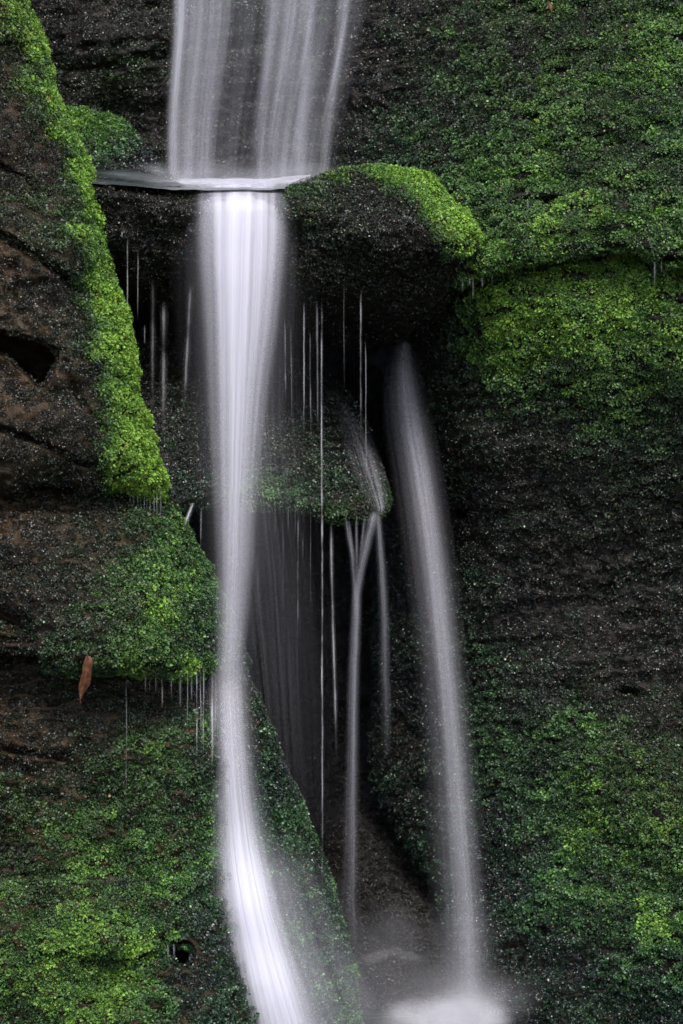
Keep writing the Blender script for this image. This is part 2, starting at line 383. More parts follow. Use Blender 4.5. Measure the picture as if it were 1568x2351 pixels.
# --- large wall right, below the crack
right = build_rock('rock_slab', [(1010, 560), (1200, 540), (1860, 520), (1860, 2700), (1090, 2700), (1088, 2380), (1070, 2260), (1030, 2110), (1024, 2050), (960, 1970), (905, 1880), (872, 1810), (858, 1720), (868, 1650), (860, 1400), (870, 1100), (890, 900), (950, 740)],
    [(1060, 560, .36), (1300, 560, .22), (1568, 560, .13), (1050, 700, .32), (1300, 640, .115), (1568, 650, .02), (1150, 660, .19), (1170, 740, .19), (1400, 780, .08), (1568, 850, .02), (1050, 1000, .34), (1200, 900, .21), (1300, 1000, .20), (1568, 1050, .12), (1100, 1300, .37),
     (1300, 1300, .28), (1568, 1300, .20), (1100, 1600, .38), (1300, 1600, .26), (1568, 1600, .16), (1150, 1900, .30), (1350, 1900, .12), (1568, 1900, -.02), (1150, 2200, .18), (1400, 2200, -.03), (1568, 2200, -.14),
     (1130, 2351, .10), (1500, 2351, -.12), (940, 1700, .56), (950, 1850, .50), (1040, 2020, .38), (1070, 2200, .26), (960, 1200, .62), (900, 1400, .72), (1000, 800, .45), (900, 1000, .75), (1000, 1500, .5), (1860, 1400, .1)],
    ROCK, step=5, rnd=(40, .07), seed=23, ridge=.019, clump=(22, 14, .008), mid=(80, .012), warp=(45, 9), slope=5,
    holes=[([(1036, 1165), (1060, 1160), (1078, 1176), (1070, 1192), (1040, 1192)], .12), ([(1405, 1585), (1440, 1570), (1480, 1582), (1470, 1602), (1420, 1602)], .08)],
    cracks=[([(1090, 648), (1200, 606), (1350, 578), (1450, 578), (1530, 602)], 15, .10), ([(1185, 842), (1230, 828), (1270, 800), (1290, 782)], 8, .035), ([(1200, 900), (1300, 905), (1400, 940)], 12, .015), ([(1280, 2120), (1420, 2180), (1568, 2220)], 12, .02), ([(1350, 1890), (1460, 1960), (1568, 2010)], 12, .02)])
tag(right['ob'], 'huge damp rock slab filling the right side below the crack, green at top and bottom', 'rock slab')
g_rt = idw([(1050, 660, .3, 0, .8, .9), (1130, 680, .80, .1, .4, 1), (1300, 660, .80, .2, .3, 1), (1500, 640, .70, .2, .4, 1), (1150, 760, .82, .15, .3, 1), (1250, 740, .86, .25, .3, 1), (1420, 720, .82, .25, .3, 1), (1540, 720, .72, .2, .4, 1), (1180, 810, .82, .2, .4, 1), (1060, 750, .22, 0, .8, .8), (1000, 850, .06, .1, .9, .6),
            (1320, 850, .56, .3, .5, .95), (1200, 880, .45, .3, .6, .9), (1100, 880, .25, .3, .8, .8), (1090, 950, .10, .2, .9, .7), (1480, 850, .52, .3, .5, .95), (1400, 940, .50, .25, .6, .9), (1550, 940, .40, .2, .7, .9), (1280, 960, .22, .3, .8, .8), (1150, 1050, .05, .3, 1, .65), (1450, 1050, .24, .3, .8, .85), (1300, 1120, .06, .3, 1, .65),
            (1500, 1180, .10, .3, .9, .7), (1100, 1200, .04, .2, 1, .6), (1300, 1300, .0, .3, 1, .6), (1500, 1350, .02, .3, 1, .6), (1080, 1350, .22, .1, .9, .7), (1200, 1450, .08, .1, 1, .65), (1100, 1500, .28, .1, .9, .75), (1400, 1480, .0, .3, 1, .55), (1540, 1500, .0, .3, 1, .5),
            (1120, 1620, .22, .1, .9, .8), (1300, 1560, .10, .2, .9, .7), (1200, 1720, .38, .1, .8, .9), (1320, 1680, .38, .15, .8, .9), (1480, 1640, .16, .4, .8, .8), (1450, 1760, .38, .45, .7, .9), (1200, 1850, .42, .05, .9, .95), (1120, 1900, .20, 0, 1, .9), (1380, 1900, .55, .2, .7, 1), (1540, 1850, .5, .5, .6, .95),
            (1150, 2050, .18, 0, 1, .95), (1300, 2020, .42, .05, .9, 1), (1450, 1980, .54, .1, .7, 1), (1550, 2020, .53, .1, .7, 1), (1400, 2100, .58, .05, .7, 1), (1540, 2120, .60, .05, .7, 1), (1200, 2200, .12, 0, 1, .95), (1350, 2230, .12, 0, 1, .95), (1500, 2250, .28, 0, .9, .95), (1540, 2330, .20, 0, 1, .9), (1150, 2320, .05, 0, 1, .8),
            (930, 1700, .05, .2, 1, .85), (950, 1850, .16, .05, 1, .95), (1030, 1950, .18, 0, 1, .95), (960, 1600, .0, 0, 1, .45), (950, 1300, 0, 0, 1, .2), (920, 1100, 0, 0, 1, .15)])
leaf_cloud(right, rows=(31, lambda u, v: .05 + .30*smooth(1300, 1700, v) + .12*smooth(900, 600, v), .020), gmap=lambda u, v: g_rt(u, v) + np.stack([.10 + .06*smooth(1450, 1750, v), 0*u, 0*u, .28+0*v], 1), per_m2=160000)

# --- ledge boulder
ledge = build_rock('ledge_boulder', [(150, 424), (250, 434), (400, 444), (460, 449), (620, 449), (670, 442), (740, 416), (800, 400), (870, 394), (930, 400), (985, 420), (1020, 455), (1055, 505), (1088, 540), (1096, 556), (1070, 572), (1052, 640), (1020, 700), (975, 750), (930, 785), (850, 800), (740, 790), (600, 775), (300, 770), (215, 740), (180, 560)],
    [(200, 430, .0), (200, 480, .02), (300, 440, -.01), (300, 520, .03), (450, 445, -.015), (450, 560, .02), (620, 445, -.01), (650, 560, 0), (800, 480, -.05), (700, 460, -.02), (800, 600, -.03), (700, 660, .05), (1000, 600, .03), (900, 640, .02), (850, 710, .16), (950, 745, .28), (850, 790, .5), (300, 640, .14), (500, 650, .14), (300, 740, .45), (600, 740, .42),
     (1040, 560, -.03), (870, 392, .20), (800, 398, .17), (740, 415, .12), (940, 402, .20), (1000, 445, .13), (920, 470, -.03), (980, 510, -.05), (1070, 540, .02)],
    ROCK, step=4, rnd=(22, .05), seed=31, clump=(24, 15, .009), mid=(75, .034), warp=(48, 11), back=.5, slope=6)
tag(ledge['ob'], 'overhanging ledge boulder at mid height with a bright green hump and water pouring over it', 'boulder')
lime = [(730, 414), (800, 392), (870, 386), (930, 392), (985, 420), (1020, 455), (1055, 505), (1085, 548)]
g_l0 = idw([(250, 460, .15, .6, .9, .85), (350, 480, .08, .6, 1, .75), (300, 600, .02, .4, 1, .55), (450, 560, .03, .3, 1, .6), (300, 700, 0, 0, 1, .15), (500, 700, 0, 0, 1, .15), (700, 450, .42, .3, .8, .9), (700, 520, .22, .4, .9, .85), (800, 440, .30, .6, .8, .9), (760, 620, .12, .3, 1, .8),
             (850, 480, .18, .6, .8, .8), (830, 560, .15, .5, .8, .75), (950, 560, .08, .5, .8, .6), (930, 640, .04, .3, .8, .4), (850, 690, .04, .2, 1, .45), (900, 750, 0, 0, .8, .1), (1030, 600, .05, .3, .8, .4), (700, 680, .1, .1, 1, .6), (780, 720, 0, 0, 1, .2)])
def g_ledge(u, v):
    G = g_l0(u, v); dd, cx, cy = seg_near(u, v, lime, False)
    wdt = 14 + 52*smooth(830, 930, u)*smooth(1100, 1020, u) + 6
    m = smooth(wdt*1.25, wdt*.55, dd + 14*(vn(u/22, v/22, 0, 5)-.5)*2)[:, None]
    br = smooth(760, 920, u)[:, None]
    G = G + np.array([.07, .1, 0, .1])
    return G*(1-m) + m*(np.array([[.62, .5, .3, 1.]])*(1-br) + br*np.array([[1.0, .22, .15, 1.]]))
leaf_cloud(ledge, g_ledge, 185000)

# --- mossy hump behind the pool, left
hump = build_rock('mossy_hump', [(120, 250), (170, 262), (230, 276), (285, 292), (310, 322), (345, 352), (390, 398), (420, 440), (150, 450), (120, 350)],
    [(150, 270, .50), (270, 290, .50), (330, 350, .47), (150, 400, .29), (280, 390, .27), (200, 330, .32), (270, 340, .33), (390, 430, .3)], ROCK, step=4, rnd=(16, .05), seed=37, back=.3, clump=(20, 12, .006))
tag(hump['ob'], 'small bright mossy hump between the left rock and the upper fall', 'mossy rock')
leaf_cloud(hump, idw([(160, 290, .78, .15, .4, 1), (230, 300, .74, .1, .4, 1), (280, 310, .72, .1, .5, 1), (290, 350, .42, 0, .9, .95), (220, 360, .55, 0, .7, 1), (200, 390, .2, 0, 1, .8), (330, 390, .12, 0, 1, .7), (350, 375, .2, 0, 1, .8)]), 170000)

# --- middle slab under the ledge
slab = build_rock('rock_shelf', [(250, 770), (310, 762), (360, 760), (440, 778), (600, 800), (760, 860), (800, 905), (838, 985), (866, 1060), (884, 1120), (886, 1162), (860, 1184), (790, 1192), (740, 1186), (700, 1160), (600, 1158), (500, 1146), (440, 1156), (400, 1168), (330, 1160), (260, 1100)],
    [(300, 770, .40), (500, 800, .42), (700, 850, .52), (850, 1000, .40), (300, 1000, .15), (420, 900, .26), (500, 1000, .16), (700, 1050, .16), (620, 930, .30), (850, 1120, .13), (450, 1140, .05), (650, 1150, .04), (800, 1180, .04)],
    ROCK, step=4, rnd=(22, .05), seed=41, back=.5, clump=(22, 14, .006), warp=(40, 7))
tag(slab['ob'], 'wet rock shelf with a mossy dripping lip beneath the ledge boulder', 'rock shelf')
leaf_cloud(slab, boost(idw([(330, 800, .05, .2, 1, .6), (420, 830, 0, .6, 1, .5), (400, 950, .06, .1, 1, .8), (360, 1050, .12, 0, 1, .95), (430, 1100, .16, 0, 1, .95), (450, 1000, .05, .1, 1, .7), (550, 1000, 0, .3, 1, .6), (650, 1000, .03, .3, 1, .6), (700, 1080, .08, .3, 1, .8), (620, 1130, .40, 0, .8, .95), (680, 1140, .42, .1, .8, .95), (720, 1100, .25, .1, .9, .9), (800, 1120, .12, 0, 1, .9), (780, 1180, .3, .4, .8, .9), (840, 1170, .25, .5, .8, .9), (700, 900, 0, 0, 1, .3), (850, 1050, .02, 0, 1, .3)]), 1.4, .13), 170000)  # boosted leaf colour stands in for light the ledge boulder blocks

# --- left stack
def tint_left(u, v):
    n = fbm(u/160, v/120, 2, 91, 3)
    rust = smooth(170, 20, u) * smooth(.42, .6, n)
    return np.stack([1.05 + .22*rust, 1.0 - .02*rust, .85 - .12*rust], 1)
lrim = [(30, -60), (38, 0), (75, 90), (130, 260), (180, 370), (215, 480), (240, 620), (285, 740), (300, 900), (330, 1000), (372, 1140)]
left1 = build_rock('rock_buttress', [(-300, -300), (0, -300), (24, -80), (38, 0), (78, 90), (132, 260), (182, 370), (217, 480), (242, 620), (288, 740), (300, 900), (332, 1000), (380, 1160), (300, 1112), (245, 1108), (200, 1150), (110, 1120), (60, 1145), (-300, 1145)],
    [(-300, -300, 0), (0, 0, -.02), (0, 300, -.18), (0, 600, -.28), (100, 350, -.10), (150, 600, -.24), (210, 640, -.12), (0, 900, -.34), (0, 1100, -.33), (200, 1000, -.30), (150, 850, -.30), (260, 850, -.20), (340, 1100, -.20), (60, 100, .02), (-300, 1100, -.4), (290, 1000, -.22)],
    ROCKB, step=4.5, rnd=(70, .13), seed=47, clump=(24, 18, .008), mid=(80, .022), warp=(38, 8), tint=tint_left, back=.5,
    holes=[([(-60, 750), (20, 762), (80, 775), (142, 802), (125, 850), (98, 900), (60, 860), (20, 825), (-60, 790)], .28), ([(60, 1112), (130, 1104), (200, 1128), (205, 1160), (60, 1170)], .12)],
    cracks=[([(-60, 90), (0, 98), (52, 116)], 6, .05), ([(-60, 370), (0, 380), (70, 418)], 6, .04), ([(-60, 520), (0, 540), (90, 590), (150, 640), (190, 668), (242, 700)], 9, .07), ([(-60, 960), (0, 985), (100, 1018), (170, 1055), (240, 1078)], 6, .05), ([(142, 802), (170, 900), (210, 960)], 7, .02), ([(0, 470), (60, 480), (120, 520), (170, 600)], 14, -.015)])
tag(left1['ob'], 'brown cracked rock buttress at upper left with a bright moss rim and black hole', 'rock buttress')
g_b0 = idw([(0, 30, .5, .75, .3, .8), (40, 60, .6, .7, .3, 1), (20, 150, .15, .8, .5, .5), (60, 200, .42, .6, .4, .8), (10, 250, .05, .9, .5, .45), (30, 350, .04, .9, .6, .45), (80, 350, .2, .6, .6, .7), (90, 280, .42, .6, .4, .8), (30, 480, .28, .6, .6, .7), (90, 520, .22, .6, .7, .75), (140, 500, .4, .3, .5, .9), (20, 620, .03, .7, .8, .5), (100, 680, .10, .6, .9, .7), (40, 720, .06, .7, .8, .6),
             (180, 740, .12, .5, .9, .8), (180, 850, .14, .4, .9, .8), (40, 880, .08, .8, .6, .4), (20, 950, .0, .9, .6, .25), (100, 980, .12, .6, .8, .6), (180, 950, .16, .5, .9, .8), (10, 1050, .02, .9, .6, .3), (100, 1080, .2, .5, .8, .8), (200, 1090, .16, .5, .9, .8), (240, 1030, .3, .2, .7, .9), (200, 600, .35, .3, .6, .9), (220, 780, .35, .1, .6, .9)])
def g_left1(u, v):
    G = g_b0(u, v); dd, _, _ = seg_near(u, v, lrim, False)
    wdt = 40 + 30*smooth(350, 750, v) + 26*smooth(850, 1100, v)
    m = smooth(wdt*1.4, wdt*.5, dd + 42*(fbm(u/40, v/34, 0, 6, 3)-.5)*2)[:, None]
    return G*(1-m) + m*np.array([[.86, .16, .2, 1.]]) * np.stack([.78+.22*smooth(200, 600, v), 1+1.0*smooth(300, 0, v), 1+0*v, 1+0*v], 1)
leaf_cloud(left1, lambda u, v: g_left1(u, v)*np.stack([1.25+0*u, 1+0*u, 1+0*u, .82+.18*smooth(20, 190, u + 20*0)], 1), 175000)

left2 = build_rock('rock_block', [(-300, 1060), (340, 1060), (378, 1150), (452, 1280), (502, 1390), (548, 1490), (562, 1530), (540, 1548), (480, 1542), (420, 1545), (340, 1530), (240, 1536), (120, 1530), (90, 1510), (0, 1500), (-300, 1500)],
    [(-300, 1100, -.2), (0, 1150, -.22), (200, 1120, -.16), (330, 1120, -.04), (0, 1250, -.32), (200, 1250, -.30), (340, 1250, -.22), (200, 1400, -.40), (100, 1500, -.40), (0, 1420, -.34), (400, 1400, -.25), (400, 1520, -.30), (490, 1500, -.10), (550, 1520, .0), (450, 1320, -.08), (-300, 1450, -.3)],
    ROCKB, step=4.5, rnd=(40, .08), seed=53, clump=(20, 14, .007), mid=(80, .02), warp=(40, 7), tint=tint_left, back=.5,
    holes=[([(-60, 1480), (0, 1486), (110, 1498), (115, 1520), (0, 1520), (-60, 1525)], .12)], cracks=[([(-60, 1400), (0, 1410), (60, 1440)], 16, .06), ([(-60, 1462), (0, 1466), (80, 1470)], 6, .03), ([(0, 1165), (100, 1160), (200, 1190)], 6, .02)])
tag(left2['ob'], 'left middle rock block with a rounded green flank and a dripping lower edge', 'rock block')
leaf_cloud(left2, boost(idw([(20, 1200, .0, .6, .8, .25), (120, 1200, .02, .6, .8, .35), (60, 1280, .12, .5, .9, .6), (200, 1280, .16, .5, .9, .65), (240, 1200, .1, .4, .8, .6), (280, 1180, .4, .2, .6, .9), (340, 1160, .55, .1, .6, 1), (380, 1240, .72, .1, .4, 1), (320, 1300, .52, .15, .6, 1), (430, 1300, .60, 0, .6, 1), (350, 1400, .68, .2, .4, 1), (470, 1400, .42, 0, .9, 1), (250, 1380, .32, .4, .7, .85),
    (120, 1400, .16, .5, .9, .65), (30, 1380, .05, .5, .9, .45), (200, 1450, .35, .3, .7, .9), (300, 1480, .62, .2, .4, 1), (400, 1490, .66, .2, .4, 1), (480, 1500, .45, 0, .8, 1), (530, 1500, .3, 0, 1, 1), (150, 1510, .4, .2, .7, .9), (50, 1495, .15, .2, .9, .6), (300, 1525, .7, .3, .3, 1)]), 1.0, .05, .15), 175000)

left3 = build_rock('sloping_rock', [(-300, 1470), (380, 1470), (530, 1500), (560, 1545), (602, 1650), (640, 1745), (682, 1850), (742, 2000), (792, 2200), (815, 2340), (840, 2700), (-300, 2700)],
    [(-300, 1500, -.1), (0, 1560, -.25), (150, 1560, -.24), (300, 1560, -.18), (450, 1560, -.12), (520, 1560, -.07), (0, 1720, -.34), (300, 1700, -.28), (300, 1850, -.32), (500, 1720, -.22), (560, 1850, -.18), (640, 1850, -.04), (0, 1950, -.38), (0, 2100, -.45), (300, 2100, -.44), (560, 2100, -.30), (700, 2100, -.05),
     (250, 2180, -.50), (250, 2215, -.43), (0, 2351, -.52), (300, 2351, -.55), (600, 2351, -.38), (780, 2351, -.08), (300, 2600, -.62), (-300, 2600, -.6), (830, 2700, -.1)],
    ROCKB, step=4.5, rnd=(45, .08), seed=59, ridge=.02, clump=(24, 15, .010), mid=(80, .018), warp=(40, 7), tint=tint_left, back=.6, slope=5,
    holes=[([(356, 2150), (395, 2156), (445, 2164), (446, 2212), (420, 2226), (385, 2206), (356, 2200)], .2)],
    cracks=[([(-60, 1715), (0, 1720), (90, 1732), (160, 1740)], 6, .04), ([(-60, 1880), (0, 1895), (55, 1935)], 5, .03), ([(-20, 1950), (30, 1985), (75, 2030)], 6, .03), ([(60, 2210), (120, 2196), (200, 2192), (290, 2200), (366, 2192)], 9, .05), ([(560, 1640), (590, 1700)], 4, .01), ([(-10, 2260), (30, 2300), (20, 2351)], 10, .05)])
tag(left3['ob'], 'large sloping green rock at lower left that the main stream slides down', 'rock')
leaf_cloud(left3, boost(idw([(50, 1590, .0, .7, .8, .4), (150, 1640, .03, .7, .9, .6), (60, 1690, .06, .7, .9, .65), (250, 1620, .15, .4, .9, .65), (320, 1580, .08, .2, 1, .45), (420, 1580, .05, .1, 1, .4), (330, 1700, .45, .3, .6, .9), (250, 1740, .32, .3, .7, .85), (420, 1700, .36, .2, .7, .9), (100, 1780, .15, .5, .9, .75), (300, 1820, .42, .2, .6, .95), (420, 1820, .38, .1, .8, .95), (470, 1720, .25, .1, .9, .9),
    (80, 1860, .42, .4, .6, .9), (60, 1930, .32, .6, .7, .85), (200, 1900, .55, .2, .5, 1), (350, 1950, .60, .1, .5, 1), (450, 1950, .45, 0, .8, 1), (200, 2050, .66, .2, .4, 1), (80, 2060, .40, .4, .6, .95), (350, 2080, .55, 0, .6, 1), (480, 2080, .26, 0, 1, 1), (200, 2140, .72, .2, .4, 1), (100, 2170, .68, .2, .4, 1), (320, 2180, .62, .1, .5, 1), (450, 2180, .26, 0, 1, 1), (420, 2240, .10, 0, 1, .9),
    (150, 2250, .68, .2, .4, 1), (280, 2270, .70, .2, .4, 1), (40, 2300, .4, .2, .6, .9), (360, 2310, .5, 0, .7, 1), (470, 2320, .22, 0, 1, 1), (200, 2340, .65, .2, .4, 1), (600, 1780, .36, 0, 1, 1), (600, 1900, .38, 0, 1, 1), (660, 2000, .48, 0, .9, 1), (700, 2100, .42, 0, 1, 1), (740, 2250, .38, 0, 1, 1), (780, 2330, .42, 0, .8, 1), (690, 1900, .4, 0, .8, 1)]), 1.05, .09), 165000)

# --- pointed rock by the foot of the falls
peak = build_rock('pointed_rock', [(902, 2186), (925, 2200), (945, 2240), (962, 2300), (985, 2360), (1010, 2600), (780, 2600), (800, 2340), (815, 2260), (840, 2215), (868, 2198)],
    [(900, 2190, .34), (900, 2260, .24), (850, 2260, .28), (950, 2300, .30), (900, 2351, .16), (900, 2600, .0), (800, 2600, .1), (1000, 2600, .1)], ROCKD, step=4, rnd=(26, .06), seed=61, back=.35, clump=(18, 14, .008), warp=(30, 7))
tag(peak['ob'], 'small dark pointed rock under spray at the bottom centre', 'rock')
leaf_cloud(peak, idw([(860, 2230, .04, 0, 1, .9), (905, 2200, .0, .3, 1, .8), (925, 2240, .16, .3, .9, .9), (880, 2300, .10, 0, 1, .9), (940, 2320, .05, 0, 1, .9)]), 150000)

# ------------------------------------------------------------------ water
def tube(path, rad, dens, sides=8, flat=1.0):
    """arrays of one soft strand; path (n,3), rad (n,), dens (n,)"""
    n = len(path); T = np.gradient(path, axis=0); T /= np.linalg.norm(T, axis=1)[:, None] + 1e-9
    X = np.array([1., 0, 0]) - T * T[:, :1]; X /= np.linalg.norm(X, axis=1)[:, None] + 1e-9
    Y = np.cross(T, X); a = np.linspace(0, 2*np.pi, sides+1)
    V = path[:, None] + rad[:, None, None] * (np.cos(a)[None, :, None]*X[:, None] + flat*np.sin(a)[None, :, None]*Y[:, None])
    idx = np.arange(n*(sides+1)).reshape(n, sides+1)
    Fc = np.stack([idx[:-1, :-1], idx[:-1, 1:], idx[1:, 1:], idx[1:, :-1]], -1).reshape(-1, 4)
    L = np.concatenate([[0], np.cumsum(np.linalg.norm(np.diff(path, axis=0), axis=1))])
    uv = np.stack(np.broadcast_arrays(a[None]/(2*np.pi), L[:, None]), -1).reshape(-1, 2)
    return V.reshape(-1, 3), Fc, np.repeat(dens, sides+1), uv
class Bundle:
    def __init__(s): s.V, s.F, s.D, s.U, s.n = [], [], [], [], 0
    def add(s, path, rad, dens, sides=8, flat=1.0):
        V, Fc, D, U = tube(path, rad, dens, sides, flat)
        s.V.append(V); s.F.append(Fc + s.n); s.D.append(D); s.U.append(U + rng.random(2)*50); s.n += len(V)
    def build(s, name, mat, parent=None):
        return make_mesh(name, np.concatenate(s.V), np.concatenate(s.F), mat, parent, dens=np.concatenate(s.D), uv=np.concatenate(s.U))
def interp(keys, v, c):
    k = np.array(keys, float); return np.interp(v, k[:, 0], k[:, c])
def stream(B, keys, n, rad, dens, s_pow=1.0, vr=None, endfade=(60, 60), wob=3, yoff=0, flat=.8, jit=0, sgen=None, step=22, gauss=True):
    """keys: (v, u_left, u_right, y, strength). n strands between the edges"""
    k = np.array(keys, float); a0, a1 = k[0, 0], k[-1, 0]; n = int(math.ceil(n*.6))
    for q in range(n):
        if sgen is not None: s = sgen(); wgt = 1
        elif gauss: s = .5 + np.clip(rng.normal()*.26, -.62, .62)*s_pow; wgt = math.exp(-((s-.5)/.36)**2)
        else: s = .5 + (rng.random()-.5)*s_pow; wgt = 1
        v0 = a0 + (rng.random()*jit); v1 = a1 - (rng.random()*jit*1.5)
        v = np.linspace(v0, v1, max(6, int((v1-v0)/step)))
        ul, ur, y, st = (np.interp(v, k[:, 0], k[:, c]) for c in (1, 2, 3, 4))
        u = ul + (ur-ul)*s + wob*(vn(v/260 + q*7.3, 0*v, 0, 3)-.5)*2
        yy = y + yoff + (rng.random()-.5)*.05
        r = rng.uniform(*rad)/1000 * (.85+.15*(ur-ul)/max((ur-ul).max(), 1))
        dd = rng.uniform(*dens) * wgt * st * smooth(v0-1, v0+endfade[0], v) * smooth(v1+1, v1-endfade[1], v)
        B.add(P(u, v, yy), r*np.ones(len(v)), dd, flat=flat)
def wf(name, label, cat='waterfall', group=None): return (name, label, cat, group)

def veil(name, label, cat, keys, lobes=((0, 1, 1, 1),), layers=3, streak=.45, fine=34, nx=130, span=1.9, bow=.02, p=2.0, step=14, seed=1, gap=.02, taper=(20, 20), parent=None, sm=90, wob=.6):
    """a falling curtain of water: bowed skins of long fine filaments, dense at its core and frayed at its sides.
    keys (v, centre, half width, y, opacity[, edge power]); lobes (centre at top, centre at bottom, width, opacity) across -1..1"""
    k = np.array([tuple(q) + ((p,) if len(q) == 5 else ()) for q in keys], float); v0, v1 = k[0, 0], k[-1, 0]
    v = np.unique(np.concatenate([np.arange(v0, v1, step), k[:, 0]])); t = ((v-v0)/(v1-v0))[:, None]
    def keyed(c):
        q = np.interp(v, k[:, 0], k[:, c]); vv = np.arange(v0, v1, 4.); z = np.interp(vv, k[:, 0], k[:, c])
        hw_ = int(min(sm, (v1-v0)/6)/4); ke = np.hanning(2*hw_+3); ke /= ke.sum()
        z2 = np.convolve(np.pad(z, hw_+1, 'edge'), ke, 'valid'); blend = smooth(0, sm, np.minimum(v-v0, v1-v))
        return (q*(1-blend) + np.interp(v, vv, z2)*blend)[:, None]
    uc, hw, y, A, pw = (keyed(c) for c in (1, 2, 3, 4, 5)); V_ = v[:, None]; uc = uc + wob*(vn(V_/90, 0*V_, 0, seed+400) + .5*vn(V_/31, 0*V_, 0, seed+401) - .75)*2; hw = hw*(1 + .12*(vn(V_/70, 0*V_, 0, seed+402)-.5)*2*(wob > 2))
    Vs, Fs, Ds, Us, n0 = [], [], [], [], 0
    for L in range(layers):
        sd = seed*31 + L*7; x = np.linspace(-span, span, nx)[None] + rng.uniform(-.5, .5)*span/nx
        xx = x + .05*(vn(V_/330 + 0*x, x*1.5, 0, sd)-.5)*2
        env = np.exp(-np.abs(xx)**pw)
        lob = 0
        for c0, c1, w_, a_ in lobes: lob = lob + a_*np.exp(-((xx - (c0 + (c1-c0)*t))/w_)**2)
        f1 = vn(xx*fine*.22, V_/900 + 0*x, 0, sd+1); f2 = vn(xx*fine*.6, V_/520 + 0*x, 0, sd+2); f3 = vn(xx*fine*1.5, V_/330 + 0*x, 0, sd+3)
        st = 1 + streak*((f1-.5)*1.2 + (f2-.5)*1.2 + (f3-.5)*.8)*2*(.6+.4*t)
        al = A*env*lob*st; al = np.where(al > .6, .6 + .39*np.tanh((al-.6)/.39), np.maximum(al, 0))*smooth(v0-1, v0+taper[0], V_)*smooth(v1+1, v1-taper[1], V_)
        al = 1 - (1 - al)**(1/layers)
        yy = y + bow*(xx/span)**2*2 + gap*(L-(layers-1)/2) + .006*(f1-.5)
        W = P(uc + hw*x, V_ + 0*x, yy); n, m = al.shape; i = np.arange(n*m).reshape(n, m) + n0
        Vs.append(W.reshape(-1, 3)); Fs.append(np.stack([i[:-1, :-1], i[:-1, 1:], i[1:, 1:], i[1:, :-1]], -1).reshape(-1, 4)); Ds.append(al.ravel())
        Us.append(np.stack(np.broadcast_arrays(x*6, V_/1000), -1).reshape(-1, 2)); n0 += n*m
    F_ = np.concatenate(Fs); D_ = np.concatenate(Ds); F_ = F_[D_[F_].max(1) > .002]
    o = make_mesh(name, np.concatenate(Vs), F_, VEIL, parent, dens=D_, uv=np.concatenate(Us))
    if label: tag(o, label, cat)
    return o
def veil_material():
    M = N('veil_water'); at = M.n('ShaderNodeAttribute', attribute_name='dens')
    df = M.n('ShaderNodeBsdfDiffuse'); df.inputs[0].default_value = (.88, .87, .97, 1)
    tl = M.n('ShaderNodeBsdfTranslucent'); tl.inputs[0].default_value = (.88, .87, .97, 1)
    m1 = M.n('ShaderNodeMixShader'); m1.inputs[0].default_value = .35; M.l(df.outputs[0], m1.inputs[1]); M.l(tl.outputs[0], m1.inputs[2])
    tp = M.n('ShaderNodeBsdfTransparent'); m2 = M.n('ShaderNodeMixShader'); M.l(at.outputs['Fac'], m2.inputs[0]); M.l(tp.outputs[0], m2.inputs[1]); M.l(m1.outputs[0], m2.inputs[2])
    M.l(m2.outputs[0], M.out.inputs[0]); return M.m
VEIL = veil_material()
def cx2(st, sb): return (2*st-1, 2*sb-1)
ups = [(.03, .03, .028, .62), (.075, .08, .06, .20), (.16, .15, .07, .20), (.235, .22, .07, .17), (.33, .33, .10, .03), (.43, .47, .08, .03), (.485, .575, .030, .22), (.55, .66, .05, .26), (.615, .735, .045, .22), (.675, .82, .035, .30), (.72, .88, .05, .08), (.80, .92, .06, .04), (.872, .975, .022, .38), (.95, 1.0, .05, .08)]
veil('waterfall', 'upper veil of silky water dropping onto the ledge at the top', 'waterfall',
     [(-150, 623, 222, .36, 1, 14), (0, 619, 217, .36, 1, 14), (200, 594, 200, .35, .95, 14), (300, 580, 190, .35, .9, 14), (405, 571, 183, .34, .85, 14), (424, 571, 183, .34, .7, 12)],
     [cx2(a_, b_) + (w_*2, s_) for a_, b_, w_, s_ in ups] + [(0, 0, 2, .035)], span=1.25, nx=230, fine=44, seed=2, streak=.42, taper=(1, 8), bow=.04)
mains = [(-.86, -.6, .13, .42), (-.55, -.35, .15, .75), (-.20, -.10, .17, 1.05), (.12, .10, .15, .9), (.42, .3, .14, .72), (.70, .5, .13, .62), (.92, .7, .10, .30), (0, 0, 1.4, .20)]
veil('waterfall', 'brightest thick column of white water pouring off the ledge boulder', 'waterfall',
     [(418, 556, 106, .30, .4, 8), (428, 557, 106, .08, .8, 8), (435, 557, 106, .0, 1.0, 8), (446, 557, 106, -.03, 1.05, 7), (520, 556, 104, -.05, 1.0, 5), (620, 555, 99, -.065, .95, 3.6), (750, 552, 90, -.075, .80, 2.8), (900, 547, 78, -.085, .66, 2.3),
      (1050, 542, 67, -.095, .56, 2.0), (1200, 538, 58, -.105, .47, 1.9), (1350, 535, 52, -.12, .37, 1.9), (1480, 529, 46, -.14, .33, 1.9), (1570, 524, 42, -.16, .25, 1.9)],
     mains, fine=22, nx=200, seed=3, streak=.2, sm=50, taper=(4, 70), bow=.015)
veil('waterfall', 'thin hazy curtain of fine drops around the main column', 'waterfall',
     [(440, 550, 125, .0, .05), (560, 548, 132, -.03, .10), (760, 545, 126, -.045, .10), (950, 548, 118, -.05, .09), (1150, 565, 115, -.05, .07), (1350, 585, 115, -.04, .065), (1550, 600, 112, -.02, .06), (1800, 620, 105, .02, .03), (1980, 640, 90, .04, .0)],
     fine=50, nx=260, seed=4, streak=.55, taper=(60, 60), layers=2, bow=.05)
def ysl(u, v): return float(left3['fd'](np.array(float(u)), np.array(float(v))))
